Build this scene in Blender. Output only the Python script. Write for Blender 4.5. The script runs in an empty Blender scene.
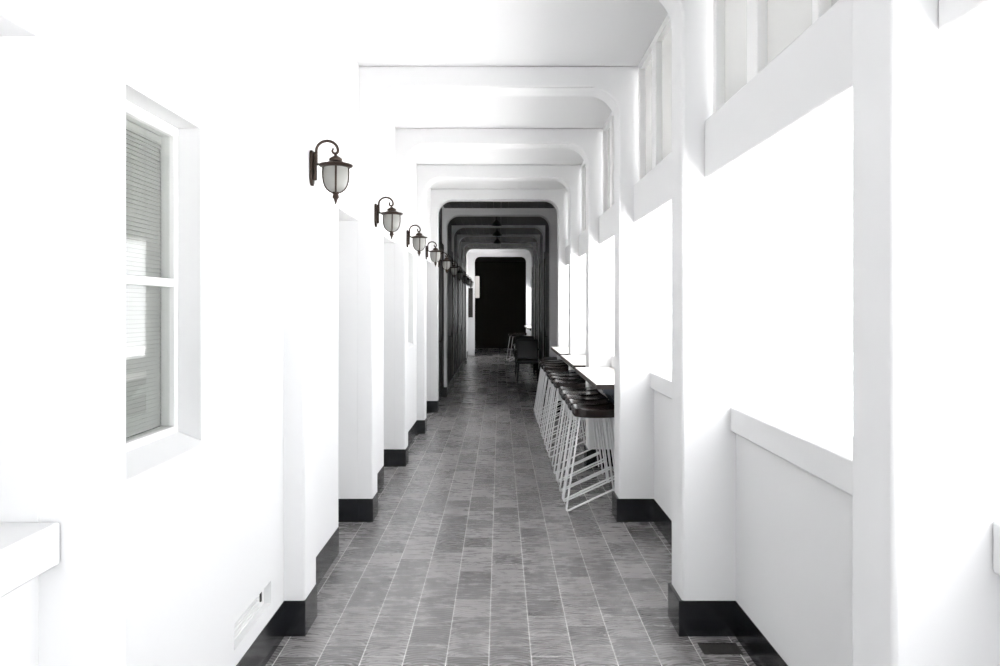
import bpy, bmesh, math, random
from mathutils import Vector, Matrix
random.seed(7)
PI = math.pi
C = bpy.context.scene.collection
SC = bpy.context.scene

# ------------------------------------------------------------------ camera, sky, exposure
H = 1.55
F = 750.0
cd = bpy.data.cameras.new('camera'); cam = bpy.data.objects.new('camera', cd); C.objects.link(cam)
cam.location = (0, 0, H); cam.rotation_euler = (PI/2, 0, 0)
cd.sensor_width = 36; cd.lens = 36*F/1000; cd.shift_y = -0.026; cd.clip_start = 0.02; cd.clip_end = 300
SC.camera = cam
w = bpy.data.worlds.new('sky'); SC.world = w; w.use_nodes = True
bg = w.node_tree.nodes['Background']; bg.inputs[0].default_value = (0.97, 0.985, 1.0, 1); bg.inputs[1].default_value = 1.0
vs = SC.view_settings
vs.view_transform = 'Standard'; vs.look = 'None'; vs.gamma = 1; vs.use_curve_mapping = False
vs.exposure = 2.8
sd = bpy.data.lights.new('sun', 'SUN'); sun = bpy.data.objects.new('sun', sd); C.objects.link(sun)
sd.energy = 6.0; sd.angle = math.radians(2); sun.rotation_euler = (0, math.radians(-14), 0)

# ------------------------------------------------------------------ materials
def mat(name, col, rough=0.6, metal=0.0, spec=0.5, bump=None, noise=None, coat=0.0):
    m = bpy.data.materials.new(name); m.use_nodes = True
    nt = m.node_tree; b = nt.nodes['Principled BSDF']
    b.inputs['Base Color'].default_value = (*col, 1); b.inputs['Roughness'].default_value = rough
    b.inputs['Metallic'].default_value = metal; b.inputs['Specular IOR Level'].default_value = spec
    b.inputs['Coat Weight'].default_value = coat
    tc = nt.nodes.new('ShaderNodeTexCoord')
    if noise:
        scale, amt = noise
        n = nt.nodes.new('ShaderNodeTexNoise'); n.inputs['Scale'].default_value = scale; n.inputs['Detail'].default_value = 5
        nt.links.new(tc.outputs['Object'], n.inputs['Vector'])
        r = nt.nodes.new('ShaderNodeMix'); r.data_type = 'RGBA'
        r.inputs[6].default_value = (*[c*(1-amt) for c in col], 1); r.inputs[7].default_value = (*[min(1, c*(1+amt)) for c in col], 1)
        nt.links.new(n.outputs['Fac'], r.inputs[0]); nt.links.new(r.outputs[2], b.inputs['Base Color'])
    if bump:
        scale, dist = bump
        n = nt.nodes.new('ShaderNodeTexNoise'); n.inputs['Scale'].default_value = scale; n.inputs['Detail'].default_value = 4
        nt.links.new(tc.outputs['Object'], n.inputs['Vector'])
        bp = nt.nodes.new('ShaderNodeBump'); bp.inputs['Strength'].default_value = 0.35; bp.inputs['Distance'].default_value = dist
        nt.links.new(n.outputs['Fac'], bp.inputs['Height']); nt.links.new(bp.outputs[0], b.inputs['Normal'])
    return m

M = {}
M['plaster'] = mat('white_plaster', (.69, .69, .693), .75, bump=(7, .006), noise=(1.2, .012))
M['ceil'] = mat('white_ceiling_paint', (.72, .72, .725), .8, bump=(5, .004))
M['gloss_white'] = mat('white_gloss_paint', (.78, .78, .775), .35)
M['base'] = mat('black_base_tile', (.004, .0045, .0065), .2, spec=.5, noise=(6, .3), bump=(9, .002))
M['bronze'] = mat('aged_bronze', (.036, .023, .017), .42, metal=.6, noise=(60, .45), bump=(90, .001))
M['seat'] = mat('dark_walnut', (.010, .0045, .0035), .2, noise=(22, .3))
M['wire'] = mat('white_painted_wire', (.72, .72, .73), .35)
M['table'] = mat('pale_table_laminate', (.74, .70, .66), .4, noise=(14, .05))
M['edge'] = mat('dark_brown_edge', (.022, .012, .009), .45)
M['navy'] = mat('dark_blue_metal', (.012, .018, .032), .4)
M['blind'] = mat('grey_venetian_slat', (.34, .34, .33), .55)
M['blind_pale'] = mat('white_roller_blind', (.72, .72, .71), .7)
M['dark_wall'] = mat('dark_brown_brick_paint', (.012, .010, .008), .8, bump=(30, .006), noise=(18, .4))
M['dark_wood'] = mat('dark_timber', (.014, .010, .009), .5, noise=(15, .4))  # picture frame, and the added boards and doors that absorb light
M['black'] = mat('black_leatherette', (.008, .008, .009), .45)
M['board'] = mat('pale_sign_face', (.55, .52, .50), .6)
M['ground'] = mat('pale_paving', (.72, .71, .70), .85, noise=(3, .06))
M['brass'] = mat('brushed_handle', (.35, .33, .30), .35, metal=.9)
M['iron'] = mat('dark_iron_grate', (.03, .027, .025), .6, noise=(40, .4))

def frosted(name, col, rough, trans):
    m = mat(name, col, rough); nt = m.node_tree; b = nt.nodes['Principled BSDF']; out = nt.nodes['Material Output']
    t = nt.nodes.new('ShaderNodeBsdfTranslucent'); t.inputs[0].default_value = (*col, 1)
    mx = nt.nodes.new('ShaderNodeMixShader'); mx.inputs[0].default_value = trans
    nt.links.new(b.outputs[0], mx.inputs[1]); nt.links.new(t.outputs[0], mx.inputs[2]); nt.links.new(mx.outputs[0], out.inputs[0])
    return m
M['frost'] = frosted('frosted_lantern_glass', (.42, .42, .40), .3, .45)
M['milk'] = frosted('milky_window_glass', (.62, .62, .61), .12, .25)

def clear_glass():
    m = bpy.data.materials.new('clear_window_glass'); m.use_nodes = True
    nt = m.node_tree; nt.nodes.clear(); out = nt.nodes.new('ShaderNodeOutputMaterial')
    tr = nt.nodes.new('ShaderNodeBsdfTransparent'); tr.inputs[0].default_value = (.93, .94, .93, 1)
    gl = nt.nodes.new('ShaderNodeBsdfGlossy'); gl.inputs['Roughness'].default_value = .03
    fr = nt.nodes.new('ShaderNodeFresnel'); fr.inputs[0].default_value = 1.5
    mx = nt.nodes.new('ShaderNodeMixShader')
    ge = nt.nodes.new('ShaderNodeNewGeometry'); mu = nt.nodes.new('ShaderNodeMath'); mu.operation = 'SUBTRACT'; mu.use_clamp = True
    nt.links.new(fr.outputs[0], mu.inputs[0]); nt.links.new(ge.outputs['Backfacing'], mu.inputs[1])
    nt.links.new(mu.outputs[0], mx.inputs[0]); nt.links.new(tr.outputs[0], mx.inputs[1]); nt.links.new(gl.outputs[0], mx.inputs[2])
    nt.links.new(mx.outputs[0], out.inputs[0]); return m
M['glass'] = clear_glass()

def floor_mat():
    m = bpy.data.materials.new('grey_patterned_cement_tile'); m.use_nodes = True
    nt = m.node_tree; b = nt.nodes['Principled BSDF']; N = nt.nodes.new; L = nt.links.new
    def math_(op, a, bb=None, clamp=False):
        n = N('ShaderNodeMath'); n.operation = op; n.use_clamp = clamp
        for i, v in enumerate((a, bb)):
            if v is None: continue
            if isinstance(v, (int, float)): n.inputs[i].default_value = v
            else: L(v, n.inputs[i])
        return n.outputs[0]
    tc = N('ShaderNodeTexCoord'); sp = N('ShaderNodeSeparateXYZ'); L(tc.outputs['Object'], sp.inputs[0])
    W, LN = .187, .215
    u = math_('DIVIDE', math_('ADD', sp.outputs[0], .049+W*20), W)
    iu = math_('FLOOR', u); fu = math_('FRACT', u)
    odd = math_('MODULO', iu, 2.0)
    v = math_('ADD', math_('DIVIDE', math_('ADD', sp.outputs[1], 20), LN), math_('MULTIPLY', odd, .5))
    iv = math_('FLOOR', v); fv = math_('FRACT', v)
    cb = N('ShaderNodeCombineXYZ'); L(iu, cb.inputs[0]); L(iv, cb.inputs[1])
    wn = N('ShaderNodeTexWhiteNoise'); wn.noise_dimensions = '2D'; L(cb.outputs[0], wn.inputs['Vector'])
    du = math_('MULTIPLY', math_('MINIMUM', fu, math_('SUBTRACT', 1, fu)), W)
    dv = math_('MULTIPLY', math_('MINIMUM', fv, math_('SUBTRACT', 1, fv)), LN)
    gu = math_('LESS_THAN', du, .0024); gv = math_('LESS_THAN', dv, .0026)
    # tone per tile + cloudy wear
    n1 = N('ShaderNodeTexNoise'); n1.inputs['Scale'].default_value = 9; n1.inputs['Detail'].default_value = 4; n1.inputs['Roughness'].default_value = .6
    st = N('ShaderNodeMapping'); st.inputs['Scale'].default_value = (1, 3.4, 1); L(tc.outputs['Object'], st.inputs[0]); L(st.outputs[0], n1.inputs['Vector'])
    tone = math_('ADD', math_('MULTIPLY', wn.outputs['Value'], .28), math_('MULTIPLY', n1.outputs['Fac'], .70))
    cr = N('ShaderNodeValToRGB'); L(tone, cr.inputs[0])
    cr.color_ramp.elements[0].position = .1; cr.color_ramp.elements[0].color = (.075, .072, .074, 1)
    cr.color_ramp.elements[1].position = 1.0; cr.color_ramp.elements[1].color = (.50, .478, .476, 1)
    # pressed scallop pattern
    cb2 = N('ShaderNodeCombineXYZ')
    L(math_('MULTIPLY', math_('SUBTRACT', fu, .5), W), cb2.inputs[0]); L(math_('MULTIPLY', math_('SUBTRACT', fv, -.25), LN), cb2.inputs[1])
    wv = N('ShaderNodeTexWave'); wv.wave_type = 'RINGS'; wv.rings_direction = 'SPHERICAL'
    wv.inputs['Scale'].default_value = 14; wv.inputs['Distortion'].default_value = 1.5; wv.inputs['Detail'].default_value = 1
    L(cb2.outputs[0], wv.inputs['Vector'])
    mw = N('ShaderNodeMix'); mw.data_type = 'RGBA'; mw.blend_type = 'MULTIPLY'; mw.inputs[0].default_value = .55
    L(cr.outputs[0], mw.inputs[6]); L(wv.outputs['Color'], mw.inputs[7])
    g1 = N('ShaderNodeMix'); g1.data_type = 'RGBA'; L(gv, g1.inputs[0]); L(mw.outputs[2], g1.inputs[6]); g1.inputs[7].default_value = (.46, .45, .44, 1)
    g2 = N('ShaderNodeMix'); g2.data_type = 'RGBA'; L(gu, g2.inputs[0]); L(g1.outputs[2], g2.inputs[6]); g2.inputs[7].default_value = (.66, .65, .64, 1)
    L(g2.outputs[2], b.inputs['Base Color'])
    rr = math_('ADD', math_('MULTIPLY', n1.outputs['Fac'], .25), math_('ADD', math_('MULTIPLY', wn.outputs['Value'], .05), .12))
    L(rr, b.inputs['Roughness']); b.inputs['IOR'].default_value = 1.7
    hh = math_('SUBTRACT', math_('ADD', math_('MULTIPLY', wv.outputs['Fac'], .55), math_('MULTIPLY', n1.outputs['Fac'], .4)), math_('MAXIMUM', gu, gv))
    bp = N('ShaderNodeBump'); bp.inputs['Strength'].default_value = .4; bp.inputs['Distance'].default_value = .0016
    L(hh, bp.inputs['Height']); L(bp.outputs[0], b.inputs['Normal'])
    return m
M['floor'] = floor_mat()

# ------------------------------------------------------------------ mesh helpers
def add_box(bm, x0, x1, y0, y1, z0, z1):
    vs_ = [bm.verts.new((x, y, z)) for x in (x0, x1) for y in (y0, y1) for z in (z0, z1)]
    for f in ((0,1,3,2), (4,6,7,5), (0,4,5,1), (2,3,7,6), (0,2,6,4), (1,5,7,3)):
        bm.faces.new([vs_[i] for i in f])
def box(*a):
    bm = bmesh.new(); add_box(bm, *a); return bm
def add_tube(bm, pts, r, n=10, caps=True):
    pts = [Vector(p) for p in pts]; rings = []; up = None
    for i, p in enumerate(pts):
        a = pts[i+1]-p if i < len(pts)-1 else p-pts[i-1]
        b = p-pts[i-1] if i > 0 else a
        t = (a.normalized()+b.normalized()).normalized()
        if up is None:
            up = Vector((0, 0, 1)) if abs(t.z) < .9 else Vector((0, 1, 0))
        s = t.cross(up).normalized(); up = s.cross(t).normalized()
        rr = r[i] if isinstance(r, (list, tuple)) else r
        rings.append([bm.verts.new(p+s*(math.cos(2*PI*k/n)*rr)+up*(math.sin(2*PI*k/n)*rr)) for k in range(n)])
    for i in range(len(rings)-1):
        for k in range(n):
            bm.faces.new((rings[i][k], rings[i][(k+1) % n], rings[i+1][(k+1) % n], rings[i+1][k]))
    if caps:
        bm.faces.new(rings[0][::-1]); bm.faces.new(rings[-1])
def add_lathe(bm, prof, cx=0, cy=0, n=24):
    rings = []
    for r, z in prof:
        rings.append([bm.verts.new((cx+r*math.cos(2*PI*k/n), cy+r*math.sin(2*PI*k/n), z)) for k in range(n)])
    for i in range(len(rings)-1):
        for k in range(n):
            bm.faces.new((rings[i][k], rings[i][(k+1) % n], rings[i+1][(k+1) % n], rings[i+1][k]))
    bm.faces.new(rings[0][::-1]); bm.faces.new(rings[-1])
def add_prism(bm, poly, axis, a, b):
    """poly: 2D points; axis 'Y': (x,z) extruded along y; 'X': (y,z) along x; 'Z': (x,y) along z"""
    def P(p, t):
        return {'Y': (p[0], t, p[1]), 'X': (t, p[0], p[1]), 'Z': (p[0], p[1], t)}[axis]
    A = [bm.verts.new(P(p, a)) for p in poly]; B = [bm.verts.new(P(p, b)) for p in poly]
    bm.faces.new(A); bm.faces.new(B[::-1])
    for i in range(len(poly)):
        j = (i+1) % len(poly); bm.faces.new((A[i], B[i], B[j], A[j]))
def obj(name, bm, m, parent=None, smooth=False, bevel=0, seg=2):
    bmesh.ops.recalc_face_normals(bm, faces=bm.faces)
    me = bpy.data.meshes.new(name); bm.to_mesh(me); bm.free()
    me.materials.append(M[m] if isinstance(m, str) else m)
    o = bpy.data.objects.new(name, me); C.objects.link(o)
    if parent: o.parent = parent
    if smooth:
        for p in me.polygons: p.use_smooth = True
        try: me.set_sharp_from_angle(angle=math.radians(38))
        except Exception: pass
    if bevel:
        b = o.modifiers.new('bevel', 'BEVEL'); b.width = bevel; b.segments = seg; b.limit_method = 'ANGLE'
        for p in me.polygons: p.use_smooth = True
        try: me.set_sharp_from_angle(angle=math.radians(60))
        except Exception: pass
    return o
def thing(name, label, cat, loc=(0, 0, 0), group=None, rz=0):
    o = bpy.data.objects.new(name, None); C.objects.link(o); o.location = loc; o.rotation_euler = (0, 0, rz)
    o.empty_display_size = .1; o['label'] = label; o['category'] = cat
    if group: o['group'] = group
    return o
def struct(name, label, bm=None, m=None, bevel=0, loc=(0, 0, 0), smooth=False):
    if bm is None:
        o = bpy.data.objects.new(name, None); C.objects.link(o); o.location = loc
    else:
        o = obj(name, bm, m, bevel=bevel, smooth=smooth)
    o['kind'] = 'structure'; o['label'] = label; o['category'] = name.split('_')[0]
    return o
def dup(root, loc, label):
    r = root.copy(); C.objects.link(r); r.location = loc; r['label'] = label
    for ch in [c for c in root.children]:
        c = ch.copy(); C.objects.link(c); c.parent = r
        for g in [q for q in ch.children]:
            d = g.copy(); C.objects.link(d); d.parent = c
    return r

# ------------------------------------------------------------------ corridor layout
XL, XR = -1.017, 1.11            # wall faces
PL, PR = -.919, .857            # pier faces
ZC, ZB = 3.29, 3.13              # ceiling, beam underside
P = [3.53+1.877*(n-1) for n in range(-2, 12)]     # P[i]: near face of bay frame; index 3 is the first pair of piers with a lantern
def PY(n): return 3.53+1.877*(n-1)
PD = .225
TW = .285                        # wall thickness
Y0, YD, YB, YE = -4.0, PY(5), PY(10), 23.9        # start, dark part, bright part, cross wall

def wall_cells(bm, x0, x1, ya, yb, z0, z1, holes):
    ys = sorted(set([ya, yb]+[v for h in holes for v in h[:2]])); zs = sorted(set([z0, z1]+[v for h in holes for v in h[2:4]]))
    for i in range(len(ys)-1):
        for j in range(len(zs)-1):
            cy, cz = (ys[i]+ys[i+1])/2, (zs[j]+zs[j+1])/2
            if any(h[0] < cy < h[1] and h[2] < cz < h[3] for h in holes): continue
            add_box(bm, x0, x1, ys[i], ys[i+1], zs[j], zs[j+1])
    bmesh.ops.remove_doubles(bm, verts=bm.verts, dist=1e-5)
    seen = {}
    for f in list(bm.faces):
        k = tuple(sorted(v.index for v in f.verts))
    bm.verts.index_update()
    for f in list(bm.faces):
        k = tuple(sorted(v.index for v in f.verts)); seen.setdefault(k, []).append(f)
    bmesh.ops.delete(bm, geom=[f for fs in seen.values() if len(fs) > 1 for f in fs], context='FACES_ONLY')

# floor
struct('floor', 'grey patterned cement tile floor of the corridor', box(XL-TW-.4, XR+.25, Y0, 29, -.15, 0), 'floor')
struct('ground', 'bright pale paving outside the right openings', box(XR+.25, 14, Y0-8, 40, -.45, -.25), 'ground')
bpy.data.objects['ground'].name = 'floor_outside'
# ceiling
struct('ceiling', 'white plaster ceiling between the beams', box(XL-TW, XR+.25, Y0, YE+.25, ZC, ZC+.15), 'ceil')

bm = bmesh.new()  # added dark ceiling boards, made up to absorb light in the middle bays
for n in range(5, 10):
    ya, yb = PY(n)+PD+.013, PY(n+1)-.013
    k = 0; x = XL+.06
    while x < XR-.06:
        zz = ZC if n == 5 else ZB+.07  # dropped past the first bay to cover the white beam faces
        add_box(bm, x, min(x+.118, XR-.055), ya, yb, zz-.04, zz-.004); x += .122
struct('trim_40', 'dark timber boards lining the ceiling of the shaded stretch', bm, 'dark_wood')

# left wall
win_a = (1.90, 2.55, 1.08, 2.157)
win_b = (7.62, 8.80, 1.10, 2.167)
door_holes = [(4.72, PY(2)+.001, 0, 2.172), (6.56, PY(3)+.001, 0, 2.172), (10.38, PY(5)+.001, 0, 2.20)]
near_open = (.15, PY(0)-.003, 1.03, 2.146)
vent_hole = (2.87, 3.33, .235, .335)
bm = bmesh.new()
wall_cells(bm, XL-TW, XL, Y0, YE, 0, ZC, [win_a, win_b, near_open, vent_hole]+door_holes)
struct('wall_left', 'white plastered left wall with window and door openings', bm, 'plaster')

# right wall: low panel, open above the sill, transom, clerestory; solid in the dark part
open_bays = [n for n in range(-2, 5)]+[10]
bm = bmesh.new(); holes = []
for n in open_bays:
    ya, yb = PY(n)+PD-.05, (PY(n+1)+.05 if n != 10 else YE+.05)
    if n == 10: ya, yb = PY(10)+PD+.02, YE-.12
    holes.append((ya, yb, .965, ZC))
wall_cells(bm, XR, XR+.14, Y0, YE, 0, ZC, holes)
struct('wall_right', 'white plastered right wall, low under the openings', bm, 'plaster')

# bay frames: piers and a beam with rounded inner corners
def frame_poly(xl, xr, zb, r=.2, ol=XL-.02, orr=XR+.13, zt=ZC):
    pts = [(ol, 0), (xl, 0)]
    for k in range(9):
        a = PI-k*PI/16; pts.append((xl+r+r*math.cos(a), zb-r+r*math.sin(a)))
    for k in range(9):
        a = PI/2-k*PI/16; pts.append((xr-r+r*math.cos(a), zb-r+r*math.sin(a)))
    pts += [(xr, 0), (orr, 0), (orr, zt), (ol, zt)]
    return pts
fi = 0
for n in range(-2, 12):
    if n == 11: continue
    xr = .866 if n == 0 else PR
    bm = bmesh.new()
    pts = frame_poly(PL, xr, ZB); pd = .2 if n == 0 else PD
    # split into three convex-ish strips for clean faces
    L = pts[:11]+[(PL+.2, ZC), (XL-.02, ZC)]
    left = [(XL-.02, 0)]+pts[1:11]+[(PL+.2, ZC), (XL-.02, ZC)]
    add_prism(bm, left, 'Y', PY(n), PY(n)+pd)
    add_prism(bm, [pts[10], pts[11], (xr-.2, ZC), (PL+.2, ZC)], 'Y', PY(n), PY(n)+pd)
    right = [pts[11]]+pts[12:20]+[(xr, 0), (XR+.13, 0), (XR+.13, ZC), (xr-.2, ZC)]
    add_prism(bm, right, 'Y', PY(n), PY(n)+pd)
    bmesh.ops.remove_doubles(bm, verts=bm.verts, dist=1e-5)
    seen = {}; bm.verts.index_update()
    for f in bm.faces: seen.setdefault(tuple(sorted(v.index for v in f.verts)), []).append(f)
    bmesh.ops.delete(bm, geom=[f for fs in seen.values() if len(fs) > 1 for f in fs], context='FACES_ONLY')
    fi += 1
    struct('trim_%d' % fi, 'white plastered pier pair and beam with rounded corners', bm, 'plaster', bevel=.012)

# cross wall at the end, with its rounded opening into the dark room
bm = bmesh.new()
pts = frame_poly(-.81, .835, 3.16, r=.17)
left = [(XL, 0)]+pts[1:11]+[(-.81+.17, ZC), (XL, ZC)]
add_prism(bm, left, 'Y', YE, YE+.22)
add_prism(bm, [pts[10], pts[11], (.835-.17, ZC), (-.81+.17, ZC)], 'Y', YE, YE+.22)
add_prism(bm, [pts[11]]+pts[12:20]+[(.835, 0), (XR+.14, 0), (XR+.14, ZC), (.835-.17, ZC)], 'Y', YE, YE+.22)
struct('wall_cross', 'white cross wall with rounded opening at corridor end', bm, 'plaster')
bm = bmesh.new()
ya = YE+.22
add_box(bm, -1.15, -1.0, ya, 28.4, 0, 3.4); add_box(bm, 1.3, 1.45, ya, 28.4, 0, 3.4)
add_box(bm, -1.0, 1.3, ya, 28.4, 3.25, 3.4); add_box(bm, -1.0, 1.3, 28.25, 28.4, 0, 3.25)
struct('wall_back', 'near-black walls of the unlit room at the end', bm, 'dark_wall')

# corridor start, behind the camera
# baseboards: black glossy tile following walls and piers
def base_run(bm, x0, x1, y0, y1, z=.168):
    add_box(bm, min(x0, x1), max(x0, x1), y0, y1, 0, z)
t = .004
bmL, bmR = bmesh.new(), bmesh.new()
dry = [(h[0], h[1]) for h in door_holes]
for n in range(-2, 11):
    xr = .866 if n == 0 else PR
    ya, yb = PY(n), PY(n)+PD
    nxt = PY(n+1) if n != 10 else YE
    base_run(bmL, XL, PL+t, ya-t, yb+t); base_run(bmR, xr-.016, XR, ya-t, yb+t)
    segs = [(yb+t, nxt-t)]
    for d0, d1 in dry:
        if yb < d0 < nxt: segs = [(yb+t, d0)]
    for s0, s1 in segs: base_run(bmL, XL-.005, XL+t, s0, s1)
    base_run(bmR, XR-t, XR+.005, yb+t, nxt-t)
base_run(bmL, XL, XL+t, Y0, PY(-2)-t); base_run(bmR, XR-t, XR, Y0, PY(-2)-t)
for (d0, d1, a, b_) in door_holes:                      # inside the door recess, far jamb
    add_box(bmL, XL-TW, XL, d1-t-.001, d1-.001, 0, .168)
struct('baseboard_left', 'black glossy tile skirting along left wall and piers', bmL, 'base', bevel=.006)
struct('baseboard_right', 'black glossy tile skirting along right wall and piers', bmR, 'base', bevel=.006)

for k, n in enumerate(range(5, 10)):  # made-up dark doors on both sides, added to absorb light in these bays
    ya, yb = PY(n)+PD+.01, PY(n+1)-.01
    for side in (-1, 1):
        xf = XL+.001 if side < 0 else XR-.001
        if n > 5: xf = PL-.055 if side < 0 else PR+.055  # brought nearly flush so the white pier sides are hidden
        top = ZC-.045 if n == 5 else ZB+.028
        d = struct('door_%d' % (4+2*k+(side > 0)), 'tall dark timber double door in the shaded stretch', loc=(xf, (ya+yb)/2, 0))  # added lining, numbered on from the real recess doors
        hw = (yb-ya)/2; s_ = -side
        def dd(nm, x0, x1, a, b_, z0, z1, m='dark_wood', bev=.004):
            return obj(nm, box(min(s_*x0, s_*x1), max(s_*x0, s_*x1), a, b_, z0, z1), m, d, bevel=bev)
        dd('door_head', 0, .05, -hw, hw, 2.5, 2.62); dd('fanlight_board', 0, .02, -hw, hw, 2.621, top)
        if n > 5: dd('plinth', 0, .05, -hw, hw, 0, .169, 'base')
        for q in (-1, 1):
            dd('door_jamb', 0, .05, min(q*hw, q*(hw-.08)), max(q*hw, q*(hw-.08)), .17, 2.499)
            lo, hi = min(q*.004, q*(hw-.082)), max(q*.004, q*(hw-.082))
            dd('door_leaf', 0, .03, lo, hi, .17, 2.498)  # added leaf of the made-up dark lining
            for za, zb_ in ((.3, 1.0), (1.15, 2.35)): dd('door_panel', .0305, .038, lo+.09, hi-.09, za, zb_)  # added panels of the made-up dark lining
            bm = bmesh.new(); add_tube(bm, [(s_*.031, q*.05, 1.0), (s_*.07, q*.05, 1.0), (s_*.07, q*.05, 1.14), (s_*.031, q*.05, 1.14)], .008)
            obj('door_handle', bm, 'iron', d, smooth=True)  # added handle on the made-up dark lining

# ------------------------------------------------------------------ right openings: sill, transom, clerestory
wi = 2
for n in open_bays:
    ya, yb = PY(n)+PD, (PY(n+1) if n != 10 else YE)
    wi += 1
    r = struct('window_%d' % wi, 'open bay in right wall with sill, transom beam and clerestory', loc=(XR, ya, 0))
    def ch(name, bm, m, bev=0):
        bmesh.ops.translate(bm, verts=bm.verts, vec=(-XR, -ya, 0)); return obj(name, bm, m, r, bevel=bev)
    g = .002
    ch('window_sill', box(1.082, 1.27, ya+g, yb-g, .965, 1.083), 'plaster', .008)
    ch('transom_beam', box(.962, 1.22, ya+g, yb-g, 2.154, 2.426), 'plaster', .008)
    ch('head_rail', box(.995, 1.09, ya+g, yb-g, ZC-.05, ZC-.001), 'gloss_white')
    ln = yb-ya
    for k, (fa, wd) in enumerate([(.96, .05), (.65, .12), (.29, .05), (.03, .05)]):
        c = ya+ln*fa; c = min(max(c, ya+wd/2+g), yb-wd/2-g)
        ch('mullion', box(.99, 1.06, c-wd/2, c+wd/2, 2.427, ZC-.052), 'gloss_white', .004)
    ch('glass_pane', box(1.03, 1.038, ya+.055, yb-.055, 2.428, ZC-.053), 'milk')

# ------------------------------------------------------------------ left windows
def sash_window(idx, hole, label, blind):
    y0, y1, z0, z1 = hole
    r = struct('window_%d' % idx, label, loc=(XL, (y0+y1)/2, z0))
    cy = (y0+y1)/2
    def ch(name, bm, m, par=None, bev=0, smooth=False):
        bmesh.ops.translate(bm, verts=bm.verts, vec=(-XL, -cy, -z0)); return obj(name, bm, m, par or r, bevel=bev, smooth=smooth)
    xf = XL-.075
    bm = bmesh.new(); fw = .03
    add_box(bm, xf-.05, xf, y0+.001, y0+fw, z0+.03, z1-.001); add_box(bm, xf-.05, xf, y1-fw, y1-.001, z0+.03, z1-.001)
    add_box(bm, xf-.05, xf, y0+fw, y1-fw, z1-.035, z1-.001); add_box(bm, xf-.05, xf, y0+fw, y1-fw, z0+.03, z0+.07)
    ch('window_frame', bm, 'gloss_white', bev=.004)
    ch('meeting_rail', box(xf-.03, xf-.004, y0+fw, y1-fw, 1.617, 1.645), 'gloss_white', bev=.003)
    ch('glass_pane', box(xf-.022, xf-.018, y0+fw, y1-fw, z0+.07, z1-.035), 'glass')
    bm = bmesh.new()
    add_prism(bm, [(XL-.12, z0-.0005), (XL+.024, z0-.0005), (XL+.024, z0+.008), (XL-.12, z0+.065)], 'Y', y0+.001, y1-.001)
    bm2 = bm
    ch('window_sill', bm2, 'plaster', bev=.003)
    if blind == 'slats':
        bm = bmesh.new(); z = z0+.072
        while z < z1-.06:
            add_prism(bm, [(xf-.053, z+.0135), (xf-.046, z), (xf-.044, z+.001), (xf-.051, z+.0145)], 'Y', y0+fw+.004, y1-fw-.004)
            z += .0138
        add_box(bm, xf-.085, xf-.045, y0+fw+.003, y1-fw-.003, z1-.06, z1-.037)
        ch('venetian_blind', bm, 'blind')
    else:
        ch('roller_blind', box(xf-.06, xf-.055, y0+fw+.004, y1-fw-.004, z0+.06, z1-.037), 'blind_pale')
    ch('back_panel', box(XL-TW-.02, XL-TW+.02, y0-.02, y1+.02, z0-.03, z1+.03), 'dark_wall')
    return r
sash_window(1, win_a, 'white sash window with grey blind in left wall', 'slats')
sash_window(2, win_b, 'white sash window with pale blind in left wall', 'roller')

# near left opening: deep recess with protruding sill
y0, y1, z0, z1 = near_open
r = struct('trim_30', 'protruding white sill under the nearest left recess', box(XL-.2, -.965, .2, y1-.002, .985, 1.078), 'plaster', bevel=.006)

struct('trim_31', 'white back panel closing the nearest left recess', box(XL-TW-.04, XL-TW-.001, y0-.1, y1+.1, z0-.1, z1+.1), 'plaster')
# low recessed vent slot in the left wall
y0, y1, z0, z1 = vent_hole
v = thing('wall_vent', 'small white recessed vent slot low on left wall by black skirting', 'vent', (XL-.03, (y0+y1)/2, z0))
bm = bmesh.new()
add_box(bm, -.015, 0, -(y1-y0)/2+.001, (y1-y0)/2-.001, .001, .099)
obj('vent_panel', bm, 'gloss_white', v)
bm = bmesh.new()
for k in range(5): add_box(bm, .0005, .010, -.19+.0, .13, .018+k*.016, .022+k*.016)
obj('louvre', bm, 'gloss_white', v)
bm = bmesh.new(); add_box(bm, .0005, .006, .165, .18, .03, .075)
obj('latch', bm, 'iron', v)

# ------------------------------------------------------------------ doors in the recesses
for k, (y0, y1, a, z1) in enumerate(door_holes):
    cy = (y0+y1)/2; hw = (y1-y0)/2
    d = struct('door_%d' % (k+1), 'white panelled door at the back of a left wall recess', loc=(XL-TW, cy, 0))
    bm = bmesh.new()
    add_box(bm, -.045, -.002, -hw-.02, hw+.02, .002, z1+.02)
    o = obj('door_leaf', bm, 'gloss_white', d, bevel=.002)
    bm = bmesh.new()
    for (za, zb_) in ((.25, .95), (1.1, z1-.2)):
        for s in (-1, 1):
            add_box(bm, -.001, .008, min(s*.05, s*(hw-.09)), max(s*.05, s*(hw-.09)), za, zb_)
    obj('door_panel', bm, 'gloss_white', d, bevel=.004)
    bm = bmesh.new(); add_tube(bm, [(.0, -hw+.06, 1.02), (.04, -hw+.06, 1.02), (.045, -hw+.16, 1.02)], .009)
    obj('door_handle', bm, 'brass', d, smooth=True)

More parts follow.
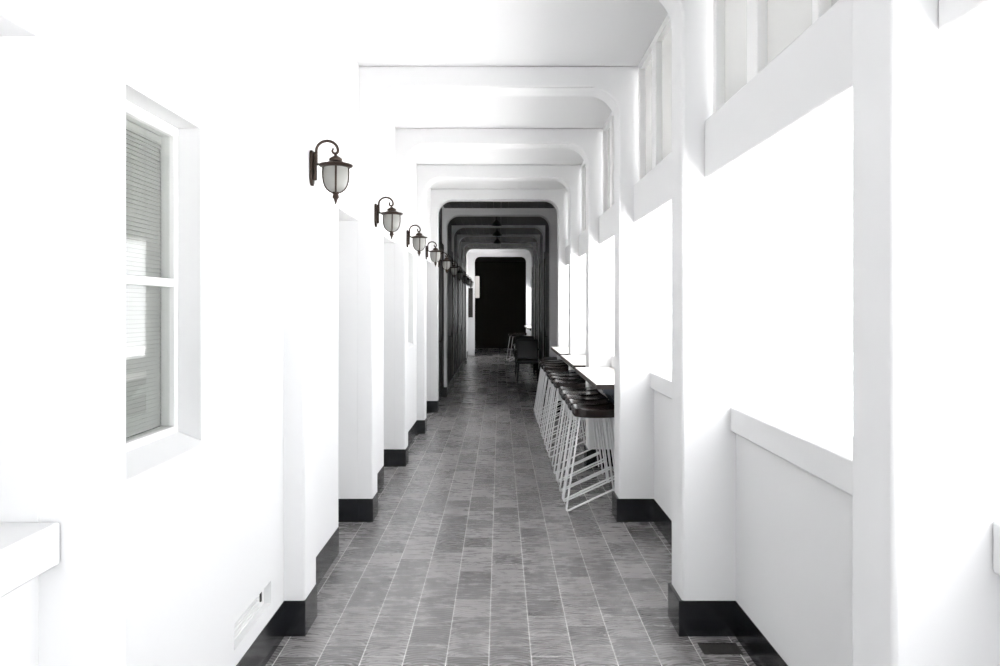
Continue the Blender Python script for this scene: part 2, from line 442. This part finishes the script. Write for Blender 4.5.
# ------------------------------------------------------------------ wall lanterns
def make_lantern(loc, label):
    t = thing('wall_lantern', label, 'wall lamp', loc, 'bronze wall lanterns on the left piers')
    cx = .122                      # lantern axis from the pier face
    bm = bmesh.new()               # back plate
    add_prism(bm, [(-.03, -.035), (-.022, -.058), (-.010, -.072), (.010, -.072), (.022, -.058), (.03, -.035), (.03, .085), (.018, .098), (-.018, .098), (-.03, .085)], 'X', .0005, .014)
    obj('back_plate', bm, 'bronze', t, bevel=.003)
    bm = bmesh.new()
    add_prism(bm, [(-.014, -.045), (.014, -.045), (.014, .09), (-.014, .09)], 'X', .0145, .03)
    obj('plate_ridge', bm, 'bronze', t, bevel=.004)
    bm = bmesh.new(); pts = []
    for k in range(21):
        a = PI-k*PI/20*1.0
        pts.append((.080+.0525*math.cos(a), 0, .098+.048*math.sin(a)))
    pts = [(.0275, 0, .03), (.0275, 0, .07)]+pts
    for k in range(1, 13):         # small inward curl
        a = -k*PI/9
        pts.append((.1325-.0135+.0135*math.cos(a), 0, .098+.0135*math.sin(a)))
    add_tube(bm, pts, [.0072]*(len(pts)-8)+[.0068, .0065, .006, .0058, .0055, .005, .005, .006], 8)
    obj('scroll_arm', bm, 'bronze', t, smooth=True)
    bm = bmesh.new(); add_tube(bm, [(.015, 0, .035), (.03, 0, .034), (.055, 0, .030), (.07, 0, .033)], [.008, .006, .0055, .0055], 8)
    obj('side_arm', bm, 'bronze', t, smooth=True)
    zt = .082
    bm = bmesh.new()
    add_lathe(bm, [(.0012, zt+.010), (.003, zt+.001), (.008, zt-.007), (.020, zt-.014), (.030, zt-.021), (.033, zt-.026), (.031, zt-.030), (.032, zt-.036), (.033, zt-.05)][::-1], cx)
    obj('cap', bm, 'bronze', t, smooth=True)
    bm = bmesh.new()
    add_lathe(bm, [(.062, .0155), (.078, .021), (.083, .027), (.080, .031), (.060, .035), (.040, .042), (.031, .048), (.030, .033), (.058, .022)], cx, n=32)
    obj('lamp_roof', bm, 'bronze', t, smooth=True)
    G = [(.058, .018), (.0595, -.005), (.059, -.03), (.056, -.052), (.050, -.072), (.040, -.088), (.026, -.099), (.015, -.103)]
    bm = bmesh.new(); add_lathe(bm, G, cx, n=32)
    obj('glass_shade', bm, 'frost', t, smooth=True)
    for k in range(4):
        a = k*PI/2+.22
        bm = bmesh.new()
        add_tube(bm, [(cx+(r+.0008)*math.cos(a), (r+.0008)*math.sin(a), z) for r, z in G], .0052, 6)
        obj('rib', bm, 'bronze', t, smooth=True)
    bm = bmesh.new()
    add_lathe(bm, [(.014, -.098), (.018, -.103), (.017, -.110), (.012, -.114), (.0155, -.120), (.016, -.130), (.010, -.136), (.0085, -.142), (.005, -.152), (.0015, -.163)][::-1], cx, n=16)
    obj('finial', bm, 'bronze', t, smooth=True)
    return t
ordi = ['', 'nearest bronze wall lantern, largest in view, on the first left pier', 'bronze wall lantern on the second left pier, beside first recess',
        'third bronze wall lantern along the left piers', 'fourth bronze wall lantern, last before the shaded stretch',
        'fifth bronze wall lantern, where the corridor turns dark', 'sixth wall lantern, first one fully in shade on left piers',
        'seventh wall lantern down the left side, in deep shade', 'eighth wall lantern down the left side, in deep shade',
        'ninth wall lantern down the left side, close to lit end', 'tenth wall lantern, farthest, silhouetted against the lit end wall']
l0 = None
for n in range(1, 11):
    loc = (PL, PY(n)+.11, 2.210)
    if l0 is None: l0 = make_lantern(loc, ordi[n])
    else: dup(l0, loc, ordi[n])

# ------------------------------------------------------------------ bar tables
tl = ['nearest pale-topped bar table under right openings, behind second pier', 'middle pale-topped bar table under the right openings',
      'farthest bar table of the joined row, ending at shaded stretch', 'small pale-topped bar table in the lit end of corridor']
def make_table(x0, ya, yb, label):
    L = yb-ya
    t = thing('bar_table', label, 'table', (x0, ya, 0), 'bar tables below the right openings')
    x1 = XR-.001-x0
    obj('table_top', box(.006, x1, .006, L, .952, .966), 'table', t, bevel=.001)
    bm = bmesh.new(); add_box(bm, 0, x1, 0, .0055, .93, .965); add_box(bm, 0, .0055, .0055, L, .93, .965); add_box(bm, .006, x1, .006, L, .93, .9515)
    obj('edge_band', bm, 'edge', t)
    for yy in (.03, L*.5, L-.10):
        bm = bmesh.new()
        add_prism(bm, [(.06, .929), (x1, .929), (x1, .62), (x1-.035, .62), (.18, .86), (.06, .90)], 'Y', yy, yy+.03)
        obj('bracket', bm, 'navy', t)
    return t
for k, n in enumerate((2, 3, 4)):
    make_table(.722+.012*k, PY(n)+PD+.014, PY(n+1)-.014, tl[k])
make_table(.76, PY(10)+PD+.014, YE-.3, tl[3])

# ------------------------------------------------------------------ bar stools
def rounded(pts, rad, n=6):
    out = [Vector(pts[0])]
    for i in range(1, len(pts)-1):
        p = Vector(pts[i]); a = (Vector(pts[i-1])-p); b = (Vector(pts[i+1])-p)
        a.normalize(); b.normalize(); s = p+a*rad; e = p+b*rad
        for k in range(n+1):
            u = k/n; out.append(s*(1-u)**2+p*2*u*(1-u)+e*u*u)
    out.append(Vector(pts[-1])); return out
def make_stool(loc, label, grp):
    t = thing('bar_stool', label, 'bar stool', loc, grp)
    # saddle seat
    bm = bmesh.new(); nx, ny = 22, 8; hw, hd = .18, .138
    def top(u, v): return .772+.020*abs(u)**2.4-.004*(1-v*v)-(.016*max(0, abs(u)-.88)/.12)
    def bot(u, v): return .712+.008*abs(u)**3
    T, B = {}, {}
    for i in range(nx+1):
        for j in range(ny+1):
            u, v = 2*i/nx-1, 2*j/ny-1
            k = 1-.05*abs(v)**6; kk = 1-.10*abs(u)**8
            T[i, j] = bm.verts.new((u*hw*k, v*hd*kk, top(u, v)))
            B[i, j] = bm.verts.new((u*hw*.97*k, v*hd*.96*kk, bot(u, v)))
    for i in range(nx):
        for j in range(ny):
            bm.faces.new((T[i, j], T[i+1, j], T[i+1, j+1], T[i, j+1])); bm.faces.new((B[i, j], B[i, j+1], B[i+1, j+1], B[i+1, j]))
    for i in range(nx):
        bm.faces.new((T[i, 0], B[i, 0], B[i+1, 0], T[i+1, 0])); bm.faces.new((T[i, ny], T[i+1, ny], B[i+1, ny], B[i, ny]))
    for j in range(ny):
        bm.faces.new((T[0, j], T[0, j+1], B[0, j+1], B[0, j])); bm.faces.new((T[nx, j], B[nx, j], B[nx, j+1], T[nx, j+1]))
    obj('seat', bm, 'seat', t, bevel=.005)
    rw = .0074
    for s in (-1, 1):
        yt, yb = s*.085, s*.137
        bm = bmesh.new()
        add_tube(bm, rounded([(-.128, yt, .7135), (-.238, yb, rw+.0005), (.19, yb*.93, .205)], .03), rw, 8)
        obj('leg_loop', bm, 'wire', t, smooth=True)
        bm = bmesh.new()
        add_tube(bm, rounded([(.122, yt, .7135), (.214, yb, rw+.012), (.214, yb+.0, rw)], .01), rw, 8)
        obj('leg', bm, 'wire', t, smooth=True)
    bm = bmesh.new()
    add_box(bm, -.14, .14, -.092, -.076, .7065, .7115); add_box(bm, -.14, .14, .076, .092, .7065, .7115)
    add_box(bm, -.14, -.12, -.076, .076, .7065, .7115); add_box(bm, .12, .14, -.076, .076, .7065, .7115)
    obj('seat_bracket', bm, 'wire', t)
    return t
words = ['nearest', 'second', 'third', 'fourth', 'fifth']
s0 = None
for gi, (ys, where) in enumerate([([5.79+.328*k for k in range(5)], 'under the nearest bar table'),
                                   ([7.80+.405*k for k in range(4)], 'under the middle bar table'),
                                   ([9.69+.405*k for k in range(4)], 'under the farthest joined bar table'),
                                   ([21.3, 21.75, 22.3], 'in the lit far end of the corridor')]):
    for k, y in enumerate(ys):
        x = .738+random.uniform(-.006, .006)
        if gi == 3: x = [.50, .42, .62][k]
        lab = '%s dark-seated white wire bar stool %s' % (words[k], where)
        grp = 'wire bar stools along the right side'
        if s0 is None: s0 = make_stool((x, y, 0), lab, grp)
        else: dup(s0, (x, y, 0), lab)

# ------------------------------------------------------------------ small ceiling lamps of the dark stretch
def make_ceiling_lamp(loc, label):
    t = thing('ceiling_lamp', label, 'ceiling lamp', loc, 'small black ceiling lamps in the shaded stretch')
    bm = bmesh.new(); add_lathe(bm, [(.035, -.012), (.035, -.0005)], n=20); add_lathe(bm, [(.008, -.06), (.008, -.0122)], n=10)
    obj('mount', bm, 'black', t, smooth=True)
    bm = bmesh.new(); add_lathe(bm, [(.012, -.055), (.03, -.075), (.075, -.12), (.098, -.155), (.094, -.157), (.070, -.126), (.025, -.085), (.01, -.07)][::-1], n=24)
    obj('lamp_shade', bm, 'black', t, smooth=True)
    bm = bmesh.new(); add_lathe(bm, [(.004, -.135), (.022, -.125), (.026, -.108), (.015, -.09), (.012, -.08)], n=14)
    obj('bulb', bm, 'frost', t, smooth=True)
    return t
c0 = make_ceiling_lamp((-.06, 13.35, ZB+.03), 'nearest small black cone ceiling lamp in shaded stretch')
dup(c0, (-.06, 15.2, ZB+.03), 'middle small black cone ceiling lamp in shaded stretch')
dup(c0, (-.06, 17.1, ZB+.03), 'farthest small black cone ceiling lamp in shaded stretch')

# ------------------------------------------------------------------ black chairs in the shade
def make_chair(loc, label, rz):
    t = thing('black_chair', label, 'chair', loc, 'black chairs in the shaded stretch', rz)
    obj('seat', box(-.23, .23, -.22, .22, .40, .48), 'black', t, bevel=.03, seg=3)
    bm = bmesh.new(); add_prism(bm, [(.19, .46), (.25, .46), (.31, .86), (.27, .88), (.23, .86)], 'X', -.22, .22)
    obj('backrest', bm, 'black', t, bevel=.02, seg=3)
    for sx in (-1, 1):
        for sy in (-1, 1):
            bm = bmesh.new(); add_tube(bm, [(sx*.19, sy*.17, .41), (sx*.215, sy*.2, .0)], [.018, .012], 8)
            obj('leg', bm, 'black', t, smooth=True)
        bm = bmesh.new(); add_tube(bm, rounded([(sx*.25, -.17, .42), (sx*.26, -.19, .66), (sx*.26, .20, .68), (sx*.235, .27, .66)], .05), .014, 8)
        obj('armrest', bm, 'black', t, smooth=True)
    return t
ch0 = make_chair((.57, 15.4, 0), 'nearer black armchair against the right wall in shade', 0)
dup(ch0, (.57, 17.2, 0), 'farther black armchair against the right wall in shade')
# low black railed side table near the dark stretch
sb = thing('side_stand', 'thin black metal stand just past the bar tables', 'stand', (.80, 11.75, 0))
bm = bmesh.new(); add_box(bm, -.13, .13, -.2, .2, .735, .755); obj('stand_top', bm, 'black', sb)
for sx in (-1, 1):
    for sy in (-1, 1):
        bm = bmesh.new(); add_tube(bm, [(sx*.115, sy*.185, .7345), (sx*.115, sy*.185, 0)], .010, 8); obj('leg', bm, 'black', sb, smooth=True)

# ------------------------------------------------------------------ far end: picture and sign
pf = thing('picture_frame', 'tall dark framed picture on white wall at corridor end', 'picture', (-.935, YE, 1.22))
bm = bmesh.new()
add_box(bm, -.068, -.05, -.022, -.001, 0, .93); add_box(bm, .05, .068, -.022, -.001, 0, .93)
add_box(bm, -.05, .05, -.022, -.001, 0, .02); add_box(bm, -.05, .05, -.022, -.001, .91, .93)
obj('frame', bm, 'dark_wood', pf)
obj('picture', box(-.0495, .0495, -.012, -.001, .0205, .9095), 'dark_wood', pf)
sg = thing('sign_board', 'pale upright board standing out inside the dark end doorway', 'sign', (-.81, YE+.12, 1.84))
obj('sign_face', box(.012, .15, -.015, .015, 0, .70), 'board', sg, bevel=.003)
bm = bmesh.new(); add_box(bm, .0005, .0115, -.012, .012, .1, .14); add_box(bm, .0005, .0115, -.012, .012, .56, .60)
obj('bracket', bm, 'iron', sg)

# ------------------------------------------------------------------ floor drain by the first right pier
fd = thing('floor_drain', 'small dark iron drain grate beside first right pier', 'drain', (1.0, 3.40, 0))
bm = bmesh.new()
add_box(bm, -.09, .085, -.055, -.047, .0005, .004); add_box(bm, -.09, .085, .047, .055, .0005, .004)
add_box(bm, -.09, -.082, -.047, .047, .0005, .004); add_box(bm, .077, .085, -.047, .047, .0005, .004)
obj('drain_frame', bm, 'iron', fd)
bm = bmesh.new()
for k in range(10): add_box(bm, -.078+k*.016, -.070+k*.016, -.0465, .0465, .0005, .003)
add_box(bm, -.0815, .0765, -.0465, .0465, .0002, .0012)
obj('grate', bm, 'iron', fd)
